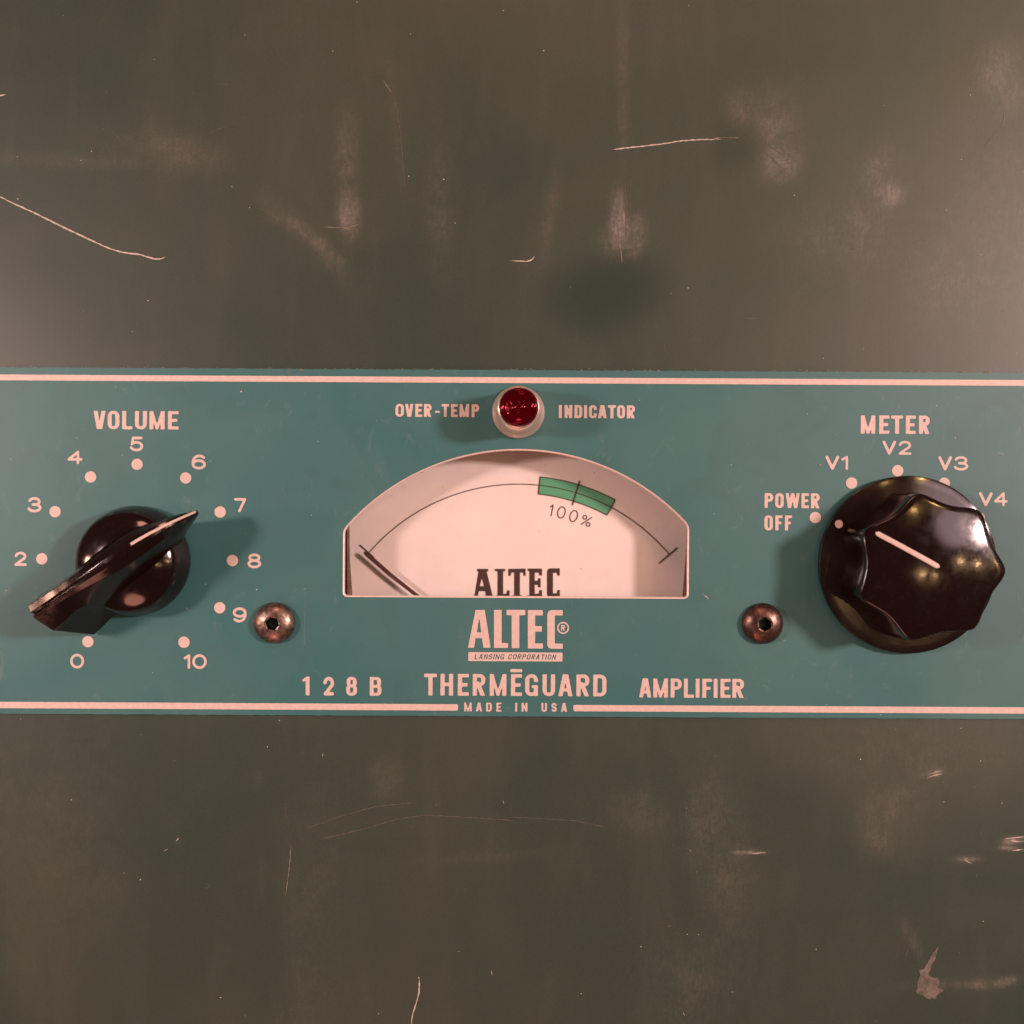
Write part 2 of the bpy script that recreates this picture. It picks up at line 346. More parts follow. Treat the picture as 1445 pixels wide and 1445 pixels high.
for u, v, ru, rv, ang, k, sf in [
    (100, 226, 130, 9, 2, .05, 1), (245, 212, 65, 22, 8, .10, 1), (492, 300, 17, 34, 0, .24, 1.6), (488, 215, 17, 60, 0, .10, 1.2),
    (425, 322, 62, 14, 38, .12, 1.2), (470, 372, 30, 12, 60, .08, 1), (560, 190, 7, 80, -6, .05, 1), (620, 290, 20, 90, 0, .06, 1),
    (874, 312, 13, 42, 0, .34, 1.7), (896, 335, 15, 30, 8, .22, 1.5), (866, 345, 22, 22, -40, .12, 1), (880, 120, 9, 130, 0, .06, 1.5),
    (1100, 232, 26, 24, -15, .20, 1.4), (1098, 180, 34, 50, 0, .12, 1), (1045, 150, 20, 24, 0, .10, 1), (1256, 272, 20, 16, 20, .34, 1.2),
    (1240, 235, 20, 30, 30, .16, 1), (1222, 330, 40, 40, 30, .06, 1), (1405, 95, 26, 34, 40, .18, 1), (1425, 130, 26, 26, 0, .14, 1),
    (775, 310, 10, 70, 8, .07, 1), (1330, 400, 50, 60, 0, .06, 1), (1440, 330, 120, 160, 0, .08, 1), (1180, 340, 80, 60, 0, .05, 1.5),  # the large right-edge entry is sheen put into the colour
    (905, 1150, 40, 24, 25, .08, 1), (1015, 1200, 42, 130, -12, .075, 1.3), (1260, 1150, 42, 52, 10, .09, 1), (1240, 1190, 18, 16, 0, .09, 1),
    (1420, 1388, 17, 6, -15, .32, 1.3), (1385, 1392, 12, 6, 0, .2, 1), (1322, 1093, 10, 5, -20, .32, 1), (1306, 1096, 5, 3, 0, .3, 1),
    (1060, 1204, 24, 3, -2, .34, 2), (1432, 1187, 14, 4, -8, .55, 1), (1425, 1198, 12, 3, 0, .4, 1), (1368, 1214, 14, 3, 0, .5, 1),
    (970, 1385, 60, 60, 0, .06, 1), (440, 1300, 40, 200, 4, .04, 1), (60, 1150, 140, 200, 0, .03, 1), (1300, 1060, 150, 50, 0, .05, 1),  # the tall narrow entry paints in a brown reflected band
    (1350, 1390, 60, 6, -4, .1, 1), (1290, 1330, 30, 6, 62, .10, 1), (700, 1210, 90, 6, -4, .04, 1), (540, 1100, 26, 30, 0, .05, 2), (360, 1100, 10, 12, 0, .05, 1)]:
    haze_sheen = np.maximum(haze_sheen, 0) + k * blob(u, v, ru, rv, ang, sf)
painted_dark = np.zeros(X.shape)  # the first patch is the phone's dark reflection, painted on
for u, v, ru, rv, ang, k, sf in [(855, 412, 82, 57, -4, .55, 2.2), (1035, 205, 34, 44, 0, .42, 1.5), (1360, 105, 42, 48, 20, .35, 1.4), (1120, 1120, 90, 70, 20, .14, 1), (240, 1150, 120, 130, 0, .08, 1), (640, 150, 60, 160, 0, .07, 1), (560, 420, 150, 60, 0, .05, 1), (1170, 380, 200, 30, -30, .1, 1)]:
    painted_dark = np.maximum(painted_dark, k * blob(u, v, ru, rv, ang, sf))
ny, nx = X.shape
idx = np.arange(nx * ny).reshape(ny, nx)
xc, yc = (xs[:-1] + xs[1:]) / 2, (ys[:-1] + ys[1:]) / 2; XC, YC = np.meshgrid(xc, yc)
keep = ~((XC > -262) & (XC < 272) & (YC > -112) & (YC < 140))
q = np.stack([idx[:-1, :-1], idx[:-1, 1:], idx[1:, 1:], idx[1:, :-1]], -1)[keep]
verts = np.stack([X.ravel() * K, np.zeros(X.size), -Y.ravel() * K], -1)
me = bpy.data.meshes.new('front_panel')
nb = len(verts)
rim = [(xs[0], ys[0]), (xs[-1], ys[0]), (xs[-1], ys[-1]), (xs[0], ys[-1])]
rimv = [(x * K, 0, -y * K) for x, y in rim] + [(x * K, 160 * K, -y * K) for x, y in rim]
faces = q[:, ::-1].tolist()
faces = q.tolist() + [[nb + i, nb + (i + 1) % 4, nb + 4 + (i + 1) % 4, nb + 4 + i] for i in range(4)]
me.from_pydata(np.concatenate([verts, np.array(rimv)]).tolist(), [], faces); me.update()
for nm, arr in (('haze_sheen_marks', haze_sheen), ('painted_dark', painted_dark)):
    a = me.attributes.new(nm, 'FLOAT', 'POINT'); a.data.foreach_set('value', np.concatenate([np.clip(arr.ravel(), 0, 1), np.zeros(8)]).astype(np.float32))
me.materials.append(M['panel'])
panel = bpy.data.objects.new('front_panel', me); place(panel, amp, W(0, 0, -4.2))
panel['label'] = 'worn dark green enamelled front panel with pale scratches and smudges'

# ---- scratches: irregular ribbons of exposed primer
def ribbon_verts(pts, wd, h, seedv, origin):
    r = random.Random(seedv); P = []
    for (a, c) in zip(pts[:-1], pts[1:]):
        n = max(2, int(math.hypot(c[0] - a[0], c[1] - a[1]) / 3))
        P += [(a[0] + (c[0] - a[0]) * i / n, a[1] + (c[1] - a[1]) * i / n) for i in range(n)]
    P.append(pts[-1]); n = len(P)
    for _ in range(2): P = [P[0]] + [((P[i - 1][0] + P[i][0] * 2 + P[i + 1][0]) / 4, (P[i - 1][1] + P[i][1] * 2 + P[i + 1][1]) / 4) for i in range(1, n - 1)] + [P[-1]]
    V = []
    for i, (x, y) in enumerate(P):
        a = P[max(0, i - 1)]; c = P[min(n - 1, i + 1)]; dx, dy = c[0] - a[0], c[1] - a[1]; l = math.hypot(dx, dy) + 1e-6
        e = min(1, (i + .3) / 3, (n - 1 - i + .3) / 3); hw = wd * .42 * e * r.uniform(.5, 1.25)
        jx = r.uniform(-.25, .25)
        for s in (-1, 1):
            p = I2P(x - dy / l * (s * hw + jx), y + dx / l * (s * hw + jx), h); V.append(((p[0] - origin[0]) * K, 0, -(p[1] - origin[1]) * K))
    return V, [[2 * i, 2 * i + 1, 2 * i + 3, 2 * i + 2] for i in range(n - 1)]
def scratch(pts, wd, mat='scratch', parent=panel, h=-3.8, label=None):
    org = I2P(*pts[0], h); V, F = ribbon_verts(pts, wd, h, len(pts) * 31 + int(pts[0][0]), org)
    me = bpy.data.meshes.new('scratch'); me.from_pydata(V, [], F); me.materials.append(M[mat]); o = bpy.data.objects.new('scratch', me); place(o, parent, W(*org, h))
    if label: o['label'] = label
scratch([(-6, 276), (4, 279), (12, 284), (50, 301), (90, 321), (120, 335), (150, 349), (172, 356), (196, 359), (220, 366), (230, 365), (234, 362)], 2.4, label='long pale curved scratch at the left edge')
scratch([(864, 211), (900, 207), (935, 203), (962, 198.5), (1000, 196.5), (1041, 194.5)], 2.0, label='long pale straight scratch above the meter')
scratch([(1000, 196.2), (1020, 195), (1042, 194.5)], 2.6)
scratch([(719, 368), (733, 368.6), (746, 369), (752, 366), (754, 361)], 2.0, label='short hooked scratch above the indicator lamp')
scratch([(-5, 136), (2, 134.5), (8, 133)], 3.0)
scratch([(591.5, 1379), (592, 1388), (591, 1403), (586, 1420), (582, 1432), (580, 1450)], 2.2, label='pale vertical scratch at the bottom edge')
scratch([(590.6, 1378), (592, 1383)], 3.2)
for pts, wd in [([(411, 1192), (408, 1225), (403, 1265)], 1.8), ([(450, 1185), (520, 1168), (560, 1156), (600, 1150), (650, 1153), (700, 1156), (725, 1158)], 1.5),
                ([(430, 1170), (480, 1152), (530, 1138), (590, 1132)], 1.2), ([(403, 1130), (404, 1160)], 1.2), ([(1413, 182), (1417, 172), (1417, 160)], 1.6),
                ([(1388, 210), (1398, 195), (1408, 182)], 1.2), ([(972, 458), (974, 466), (981, 474)], 1.4), ([(545, 110), (557, 140), (563, 170), (567, 210), (572, 268)], 1.3),
                ([(540, 112), (555, 135)], 1.6), ([(720, 1153), (760, 1155), (810, 1158), (860, 1168)], 1.2), ([(1050, 450), (1075, 449)], 1.4), ([(1300, 1300), (1282, 1335), (1275, 1360)], 1.2),
                ([(360, 290), (400, 312), (430, 335), (450, 360)], 1.2), ([(455, 320), (490, 322), (508, 316)], 1.8), ([(480, 322), (497, 324)], 2.4),
                ([(868, 330), (876, 350), (878, 372)], 2.0), ([(890, 250), (890, 300), (893, 356)], 1.0), ([(882, 255), (884, 330)], 1.0), ([(1080, 215), (1100, 232), (1130, 228)], 1.5),
                ([(1085, 205), (1108, 222), (1136, 214)], 1.2), ([(1088, 226), (1110, 240), (1134, 230)], 1.2), ([(150, 175), (172, 200), (180, 212)], 1.2), ([(1240, 1210), (1225, 1190)], 1.2),
                ([(937, 480), (939, 500)], 1.0), ([(1380, 1108), (1372, 1112)], 1.6), ([(1385, 1170), (1383, 1180)], 1.6), ([(940, 1310), (943, 1305), (947, 1309)], 1.6),
                ([(243, 1075), (250, 1072)], 2.0), ([(288, 1141), (292, 1137), (297, 1141), (293, 1146), (288, 1141)], 1.1), ([(284, 1250), (291, 1245), (298, 1250), (290, 1255), (284, 1250)], 1.1),
                ([(305, 120), (330, 118)], 1.0), ([(265, 208), (285, 214), (300, 208)], 1.3), ([(230, 205), (245, 214)], 1.3), ([(290, 190), (325, 176)], 1.2), ([(220, 220), (262, 226)], 1.0)]:
    scratch(pts, wd, 'scratch_ghost' if (wd < 1.55 or pts[0][1] > 1110 and pts[0][0] < 900 and wd == 1.5) else 'scratch_faint')
for pts, wd in [([(248, 1188), (251, 1184), (253, 1182)], 2.4), ([(231, 1201), (237, 1198)], 2.4), ([(455, 1068), (456, 1063)], 1.8), ([(709.5, 1129), (711, 1135)], 2.0),
                ([(693, 1370), (695, 1376)], 3.2), ([(964, 1429), (966, 1433)], 3.6), ([(1308, 1098), (1318, 1094), (1330, 1092)], 1.8), ([(1312, 1092), (1322, 1089), (1332, 1088)], 1.6),
                ([(1360, 1213), (1366, 1217), (1372, 1218)], 2.6), ([(1418, 1184), (1432, 1182), (1446, 1181)], 2.0), ([(1424, 1186), (1436, 1188), (1447, 1187)], 1.8), ([(1428, 1200), (1446, 1199)], 2.2),
                ([(1060, 1204.5), (1081, 1203)], 1.6)]:
    scratch(pts, wd)
# scuff with a hooked outline at lower right
c0 = I2P(1300, 1385, -3.7)
def scuff_f(Xa, Ya):
    P = [I2P(720 + x / 1.993, 1000 + y / 1.993, -3.7) for x, y in [(1205, 668), (1196, 700), (1184, 730), (1176, 748), (1190, 758), (1205, 756), (1208, 770), (1200, 785), (1222, 792), (1206, 800), (1198, 815), (1172, 816), (1160, 806), (1138, 800), (1146, 785), (1144, 770), (1152, 752), (1150, 735), (1164, 732), (1178, 706), (1190, 684)]]
    return polyg(Xa, Ya, P)
sdf_mesh('scuff_mark', scuff_f, (c0[0] - 32, c0[1] - 60, c0[0] + 36, c0[1] + 30), 1.0, -3.7, M['scuff'], panel, c0, 3, 'pale hooked scuff mark at lower right', rag=.55)

# ---- dust specks
def specks(parent, region, n, h, name='dust_speck', rr=(.35, .95)):
    V, F = [], []
    for _ in range(n):
        x, y = random.uniform(region[0], region[2]), random.uniform(region[1], region[3])
        if -262 < x < 272 and -112 < y < 140: continue
        r = random.uniform(*rr) * (1.5 if random.random() < .06 else 1); k = len(V); e = random.uniform(.5, 1)
        for i in range(6):
            a = i * math.pi / 3 + random.uniform(-.3, .3); V.append(((x + r * math.cos(a)) * K, -.05 * K * (i % 2), -(y + e * r * math.sin(a)) * K))
        F.append([k, k + 1, k + 2, k + 3, k + 4, k + 5])
    mk(name, V, F, M['dust'], parent, W(0, 0, h), stuff=True)
specks(panel, (-730, -730, 730, -205), 36, -3.8); specks(panel, (-730, 295, 730, 730), 36, -3.8)

# ---- nameplate with the meter opening cut through
WT, WB, WLx, WRx = -200.3, 288.5, -237.8, 249.6
wc = I2P(731, 958); WR_ = 324.0
win = []
a_l = math.asin((WLx - wc[0] + 3.5) / WR_); a_r = math.asin((WRx - wc[0] - 3.5) / WR_)
for i in range(61):
    a = a_l + (a_r - a_l) * i / 60; win.append((wc[0] + WR_ * math.sin(a), wc[1] - WR_ * math.cos(a)))
ytl, ytr = win[0][1], win[-1][1]; wbt = I2P(731, 843.2)[1]
win = [(WLx, ytl + 9), (WLx + .8, ytl + 5)] + win + [(WRx - .8, ytr + 5), (WRx, ytr + 9)]
for cx, cy, a0 in ((WRx - 6, wbt - 6, 0), (WLx + 6, wbt - 6, 90)):
    for i in range(7):
        a = math.radians(a0 + 90 * i / 6); win.append((cx + 6 * math.cos(a), cy + 6 * math.sin(a)))
def plate_with_hole(name, outer, hole, h_top, thick, mat, parent, label=None):
    bm = bmesh.new()
    def loop(P):
        vs = [bm.verts.new(W(x, y, 0)) for x, y in P]; return [bm.edges.new((vs[i], vs[(i + 1) % len(vs)])) for i in range(len(vs))]
    es = loop(outer) + loop(hole)
    r = bmesh.ops.triangle_fill(bm, use_beauty=True, use_dissolve=False, edges=es)
    fs = [f for f in bm.faces]
    ex = bmesh.ops.extrude_face_region(bm, geom=fs)
    for v in [g for g in ex['geom'] if isinstance(g, bmesh.types.BMVert)]: v.co.y += thick * K
    bmesh.ops.recalc_face_normals(bm, faces=bm.faces)
    me = bpy.data.meshes.new(name); bm.to_mesh(me); bm.free(); me.materials.append(mat)
    o = bpy.data.objects.new(name, me); place(o, parent, W(0, 0, h_top)); 
    if label: o['label'] = label
    return o
# slightly uneven sheared edges
rr = random.Random(3)
top = [(-1450 + i * 6 if False else x, WT + rr.uniform(-.45, .45)) for i, x in enumerate(np.arange(-1440, 1441, 4.0))]
bot = [(x, WB + rr.uniform(-.25, .25)) for x in np.arange(1440, -1441, -8.0)]
plate = plate_with_hole('nameplate', top + bot, win, 0, 4.0, M['teal'], amp, 'teal screen-printed nameplate strip across the panel')
# bright cut edge of the opening
V, F = [], []; n = len(win)
for i, (x, y) in enumerate(win):
    a, c = win[i - 1], win[(i + 1) % n]; dx, dy = c[0] - a[0], c[1] - a[1]; l = math.hypot(dx, dy); nx_, ny_ = -dy / l, dx / l   # inward
    for off, hh in ((-.5, .12), (.35, .05), (1.7, -1.2), (1.75, -6)): V.append(W(x + nx_ * off, y + ny_ * off, hh))
for i in range(n):
    j = (i + 1) % n
    for q_ in range(3): F.append([4 * i + q_, 4 * i + q_ + 1, 4 * j + q_ + 1, 4 * j + q_])
mk('window_edge', V, F, M['bare'], plate, W(0, 0, 0), 60, 'bright bare edge of the meter opening')
specks(plate, (-730, -196, 730, 285), 45, .22)
V, F = [], []                            # grime crumbs along the top edge
for _ in range(170):
    x = random.uniform(-725, 725); y = WT + random.gauss(-.6, .9); r = random.uniform(.4, 1.1) * (2.2 if random.random() < .05 else 1); k = len(V)
    for i in range(6): a = i * math.pi / 3; V.append(W(x + 1.5 * r * math.cos(a), y + .6 * r * math.sin(a), .1 * (i % 2)))
    F.append([k + i for i in range(6)])
mk('grime_crumb', V, F, M['scratch_faint'], plate, W(0, 0, .25), stuff=True)
for pts in ([(261.5, 856.5), (267.5, 862.5)], [(992, 838), (1001, 846)], [(428, 832), (432, 830)], [(956, 726), (962, 727)], [(1408, 638), (1418, 642)]):
    scratch(pts, 1.3, 'dust', plate, .3)

HP = .38                                 # height of the print
def words(name, letters, y0, y1, t, s, label, cell=.55, italic=0.0, vc=None):
    """letters: (char, u0, u1) measured along the baseline; y0,y1 measured at the word's middle"""
    um = (letters[0][1] + letters[-1][2]) / 2; cx, cy = I2P(um, (y0 + y1) / 2); H = (y1 - y0)
    def f(X, Y):
        r = np.full(X.shape, 1e3)
        for ch, a, b_ in letters:
            m_ = (X > cx + a - um - 4) & (X < cx + b_ - um + 4)
            r = np.where(m_, np.minimum(r, glyph(ch, X - (cx + a - um), Y - (cy - H / 2), b_ - a, H, t * .93, s * .93)), r)
        return r
    return sdf_mesh(name, f, (cx - (um - letters[0][1]), cy - H / 2, cx + um - letters[0][1], cy + H / 2), cell, HP, M['ink'], plate, (cx, cy), 3, label, rag=.10)
def auto(word, u0, u1, gap, t):
    rel = {'M': 1.28, 'W': 1.6, 'L': .86, 'E': .88, 'F': .84, '-': .62}
    tot = sum(rel.get(c, 1) for c in word if c != 'I'); wl = ((u1 - u0) - gap * (len(word) - 1) - t * word.count('I')) / tot
    out, x = [], u0
    for c in word:
        wd = t if c == 'I' else rel.get(c, 1) * wl; out.append((c, x, x + wd)); x += wd + gap
    return out
lw = lambda s: [(c, a, b_) for c, a, b_ in s]
words('printed_word', [('V', 132.3, 149), ('O', 152, 168.7), ('L', 172.5, 187), ('U', 190.5, 207.5), ('M', 211, 232.5), ('E', 237, 252.3)], 580, 605.8, 6.2, 4.6, 'the word VOLUME above the left knob')
words('printed_word', [('O', 558, 570), ('V', 571.8, 583.2), ('E', 586, 596), ('R', 598.3, 609), ('-', 614, 620.5), ('T', 623, 634), ('E', 636.5, 646), ('M', 648.5, 662), ('P', 665.5, 676.3)], 570.2, 588.4, 4.4, 3.6, 'the words OVER-TEMP left of the indicator lamp', .45)
words('printed_word', [('I', 788.5, 793.5), ('N', 796.5, 807.5), ('D', 810.5, 821.5), ('I', 824, 828.7), ('C', 831, 842.3), ('A', 844, 856), ('T', 857.7, 869.3), ('O', 870.7, 882), ('R', 884.5, 896)], 571.8, 590.2, 4.7, 3.6, 'the word INDICATOR right of the indicator lamp', .45)
words('printed_word', [('M', 1214.5, 1235), ('E', 1240.5, 1255), ('T', 1257.5, 1274), ('E', 1278, 1292), ('R', 1296.5, 1311.8)], 586.3, 612.2, 6.3, 4.8, 'the word METER above the right knob')
words('printed_word', auto('POWER', 1078.8, 1156.5, 2.6, 5.2), 696, 717, 5.0, 4.0, 'the word POWER left of the right knob')
words('printed_word', auto('OFF', 1078.5, 1117.5, 3.4, 5.2), 727.3, 748.5, 5.0, 4.0, 'the word OFF left of the right knob')
words('printed_word', [('1', 427.5, 437), ('2', 456.3, 471.5), ('8', 488.5, 504), ('B', 521.8, 538.5)], 955, 981.5, 6.0, 4.5, 'the number 128B at the lower left')
words('printed_word', [('T', 598.5, 616.5), ('H', 621.5, 639.5), ('E', 646, 661.7), ('R', 667, 685), ('M', 691, 714.7), ('E', 721, 736.6), ('G', 741, 759.2), ('U', 765.5, 783.3), ('A', 788, 807.7), ('R', 813.3, 831.7), ('D', 837, 855.8)], 951.2, 982, 6.5, 5.3, 'the word THERMEGUARD under the logo')
words('printed_word', [('A', 902, 919), ('M', 921.8, 942.5), ('P', 946.3, 962), ('L', 965, 979.3), ('I', 981.5, 987.5), ('F', 991, 1004.7), ('I', 1007, 1013), ('E', 1016.5, 1031), ('R', 1033.3, 1049.8)], 957.6, 984.5, 6.0, 4.7, 'the word AMPLIFIER at the lower right')
words('printed_word', [('M', 655, 665.6), ('A', 671.6, 680.3), ('D', 686, 694), ('E', 700.4, 707.6), ('I', 727, 730.2), ('N', 736, 744.3), ('U', 764, 771.7), ('S', 778, 785.7), ('A', 791.7, 800)], 991.6, 1004.2, 3.0, 2.5, 'the words MADE IN USA in the lower stripe', .4)
def rectprint(name, pts, label, r=.6, cell=.8, blur_=1, rag=.06, h=HP, mat='ink'):
    c = ((pts[0] + pts[2]) / 2, (pts[1] + pts[3]) / 2)
    return sdf_mesh(name, lambda X, Y: box(X, Y, *pts, r), pts, cell, h, M[mat], plate, c, blur_, label, rag)
mc = I2P(728.5, 946.3); rectprint('macron_bar', (mc[0] - 8.4, mc[1] - 2.3, mc[0] + 8.4, mc[1] + 2.3), 'bar over the second E', 1.2, .5, 2, 0)
rectprint('printed_stripe', (-900, -190.1, 900, -181.9), 'pale stripe along the top of the nameplate', .3, 1.5)
xl = I2P(646.5, 997)[0]; xr = I2P(809, 999)[0]
rectprint('printed_stripe', (-900, 271.6, xl, 280.6), 'pale stripe along the lower left of the nameplate', .3, 1.5)
rectprint('printed_stripe', (xr, 271.6, 900, 280.6), 'pale stripe along the lower right of the nameplate', .3, 1.5)

def widew(txt, spans, y0, y1, a, label):
    um = (spans[0][0] + spans[-1][1]) / 2; cx, cy = I2P(um, (y0 + y1) / 2); H = y1 - y0
    def f(X, Y):
        r = np.full(X.shape, 1e3)
        for ch, (p, q_) in zip(txt, spans): r = np.minimum(r, wide(ch, X - (cx + p - um), Y - (cy - H / 2), q_ - p, H, a * (1.2 if ch == 'V' else 1)))
        return r
    hw = (spans[-1][1] - spans[0][0]) / 2
    sdf_mesh('printed_number', f, (cx - hw, cy - H / 2, cx + hw, cy + H / 2), .5, HP, M['ink'], plate, (cx, cy), 1, label)
for ch, sp, y0, y1 in [('5', [(183, 202.3)], 616.2, 637), ('4', [(95.5, 116.5)], 636, 655), ('6', [(270.6, 290.7)], 641.5, 662.5), ('3', [(39.5, 59)], 701.5, 723), ('7', [(330.5, 347.5)], 702.8, 722.8),
                       ('2', [(20.3, 38)], 778.5, 798.5), ('8', [(349.3, 368.8)], 781, 802), ('9', [(328.5, 348)], 857, 878.3), ('0', [(99, 119)], 922.3, 943.3), ('10', [(259.3, 268.6), (271.3, 292)], 923, 944)]:
    widew(ch, sp, y0, y1, 3.7, f'the printed number {ch} around the left knob')
for tx, sp, y0, y1 in [('V1', [(1164.3, 1184.5), (1187, 1196.6)], 643, 663), ('V2', [(1244.8, 1264.7), (1267.5, 1286)], 622, 641.7), ('V3', [(1323.5, 1343.5), (1346.3, 1366.3)], 643.7, 664),
                       ('V4', [(1380.8, 1401), (1402.3, 1421.7)], 694.5, 714.3)]:
    widew(tx, sp, y0, y1, 3.5, f'the printed marking {tx} around the right knob')
def dot(u, v, r=8.0, label=None, h=HP, mat='ink', parent=None, name='scale_dot'):
    x, y = I2P(u, v, h); V = [((r * math.cos(i * math.pi / 20)) * K, 0, r * math.sin(i * math.pi / 20) * K) for i in range(40)]
    return mk(name, V, [list(range(40))], M[mat], parent or plate, W(x, y, h), label=label)
for u, v in [(193.5, 655.2), (127.8, 673), (262, 674.5), (77.7, 722), (310.7, 722.5), (59, 788.6), (328, 791), (310, 857.6), (124, 905.5), (259.6, 906.2),
             (1150.5, 730.3), (1201.8, 681.6), (1266.8, 664.2), (1332.5, 681.8), (1382, 731)]:
    dot(u, v)
# logo
def mp(pts): return [I2P(655 + x / 9.633, 790 + y / 9.633) for x, y in pts]
LG = {'A': [(51, 1195), (155, 680), (280, 680), (360, 1195), (262, 1195), (242, 1065), (155, 1065), (135, 1195)], 'h': [(207, 790), (172, 985), (232, 985)],
      'L': [(405, 680), (510, 680), (510, 1130), (597, 1130), (597, 1197), (405, 1197)],
      'T': [(576, 680), (830, 680), (830, 752), (750, 752), (750, 1200), (645, 1200), (645, 752), (576, 752)],
      'E': [(865, 683), (1070, 683), (1070, 755), (965, 755), (965, 900), (1056, 900), (1056, 975), (965, 975), (965, 1135), (1070, 1135), (1070, 1205), (865, 1205)],
      'C': [(1180, 683), (1340, 683), (1340, 755), (1232, 755), (1232, 1137), (1340, 1137), (1340, 1208), (1180, 1208), (1148, 1196), (1130, 1160), (1130, 735), (1148, 697)]}
lc = I2P(728, 890)
def logo_f(X, Y):
    r = U(*[polyg(X, Y, mp(LG[k])) for k in 'ALTEC']); return np.maximum(r, -polyg(X, Y, mp(LG['h'])))
sdf_mesh('logo_lettering', logo_f, (lc[0] - 72, lc[1] - 34, lc[0] + 72, lc[1] + 34), .5, HP, M['ink'], plate, lc, 1, 'large pale ALTEC logo under the meter')
bc = I2P(727.3, 926.8)
def bar_f(X, Y):
    r = box(X, Y, bc[0] - 66.5, bc[1] - 6.3, bc[0] + 66.5, bc[1] + 6.3, 1.2)
    us = [(c, 670 + (a - 670), b_) for c, a, b_ in auto('LANSING', 670.2, 711.5, 1.5, 1.6)] + auto('CORPORATION', 717.5, 784.5, 1.5, 1.6)
    g = np.full(X.shape, 1e3); H = 7.4
    Xs = X - (bc[1] - Y) * .22
    for ch, a, b_ in us:
        x0 = bc[0] + (a - 727.3); m_ = (Xs > x0 - 2) & (Xs < x0 + (b_ - a) + 2)
        g = np.where(m_, np.minimum(g, glyph(ch, Xs - x0, Y - (bc[1] - H / 2), b_ - a, H, 1.35, 1.25)), g)
    return np.maximum(r, -(g))
sdf_mesh('logo_bar', bar_f, (bc[0] - 67, bc[1] - 7, bc[0] + 67, bc[1] + 7), .3, HP, M['ink'], plate, bc, 1, 'pale bar reading LANSING CORPORATION')
rc = I2P(794.6, 886)
def reg_f(X, Y):
    d = np.hypot(X - rc[0], Y - rc[1]); return U(np.abs(d - 7.4) - 1.05, glyph('R', X - rc[0] + 2.9, Y - rc[1] + 4, 5.8, 8, 1.7, 1.5))
sdf_mesh('registered_mark', reg_f, (rc[0] - 9, rc[1] - 9, rc[0] + 9, rc[1] + 9), .3, HP, M['ink'], plate, rc, 1, 'small circled R mark beside the logo')

# ================================================================ METER behind the opening
HD = -64.0
meter = empty('panel_meter', amp, W(*I2P(728, 760), -70), 'recessed moving-coil meter with cream dial resting at its lower end')
mcx, mcy = I2P(728, 760)
def slab(name, pts, h, thick, mat, parent, label=None, image=True):
    P = [I2P(u, v, h) for u, v in pts] if image else pts
    c = (sum(p[0] for p in P) / len(P), sum(p[1] for p in P) / len(P)); n = len(P)
    V = [W(x - c[0], y - c[1], 0) for x, y in P] + [W(x - c[0], y - c[1], -thick) for x, y in P]
    return mk(name, V, [list(range(n)), list(range(n, 2 * n))] + [[i, (i + 1) % n, n + (i + 1) % n, n + i] for i in range(n)], mat, parent, W(*c, h), label=label)
slab('dial_plate', [(489.5, 610), (492.8, 735), (493.2, 790), (498.2, 862), (961.5, 865), (966.5, 805), (968.5, 775), (969.8, 740), (972, 610)], HD, 2, M['dial'], meter)
slab('frame_strip', [(488.8, 610), (490.2, 862), (498.6, 862), (493.6, 790), (492.9, 735), (491.5, 610)], HD + 4, 2, M['brown'], meter)
slab('frame_strip', [(973, 610), (970.3, 865), (961.3, 865), (966.2, 805), (968.2, 775), (969.2, 740), (970, 610)], HD + 4, 2, M['brown'], meter)
# case: five black walls
x0, y0, x1, y1 = WLx - 20, -112 - 10, WRx + 18, 150
V = [W(x - mcx, y - mcy, h + 70) for h in (-3, -95) for x, y in ((x0, y0), (x1, y0), (x1, y1), (x0, y1))]
mk('meter_case', V, [[0, 1, 5, 4], [1, 2, 6, 5], [2, 3, 7, 6], [3, 0, 4, 7], [4, 5, 6, 7]], M['black'], meter, W(mcx, mcy, -70))
HPD = HD + .35
V, F = [], []
for _ in range(26):
    x, y, r_ = random.uniform(-225, 235), random.uniform(-70, 118), random.uniform(.3, .8); k = len(V)
    V += [W(x - mcx + r_ * math.cos(i), y - mcy + r_ * math.sin(i), 0) for i in range(6)]; F.append([k + i for i in range(6)])
mk('dial_speck', V, F, M['brown'], meter, W(mcx, mcy, HD + .3), stuff=True)
ac = I2P(731.5, 961, HPD); SH = (1 - HPD / D)
def band(name, r0, r1, a0, a1, h, mat, label=None, n=48):       # angles from vertical, clockwise
    r0, r1 = r0 * SH, r1 * SH; V, F = [], []
    for i in range(n + 1):
        a = math.radians(a0 + (a1 - a0) * i / n)
        for r in (r0, r1): V.append(W(r * math.sin(a), -r * math.cos(a), 0))
    F = [[2 * i, 2 * i + 1, 2 * i + 3, 2 * i + 2] for i in range(n)]
    return mk(name, V, F, M[mat], meter, W(ac[0], ac[1], h), label=label)
A0, A1 = -49.7, 49.7
band('green_zone', 265.3, 289.7, 5.75, 27.8, HPD, 'green', 'green zone of the dial around the 100% mark')
band('scale_arc', 277.1, 278.5, A0, A1, HPD + .35, 'print', n=90)
def tick(r0, r1, a, wd):
    da = math.degrees(wd / 2 / ((r0 + r1) / 2)); band('tick_mark', r0, r1, a - da, a + da, HPD + .7, 'print', n=1)
tick(258.5, 292.5, A1, 1.9); tick(268, 295, A0, 1.9); tick(259.5, 295.5, 16.7, 2.1); tick(264.8, 290.2, 5.75, 1.4); tick(264.8, 290.2, 27.8, 1.4)
band('zone_outline', 264.7, 266, 5.75, 27.8, HPD + .7, 'print', n=24); band('zone_outline', 289, 290.3, 5.75, 27.8, HPD + .7, 'print', n=24)
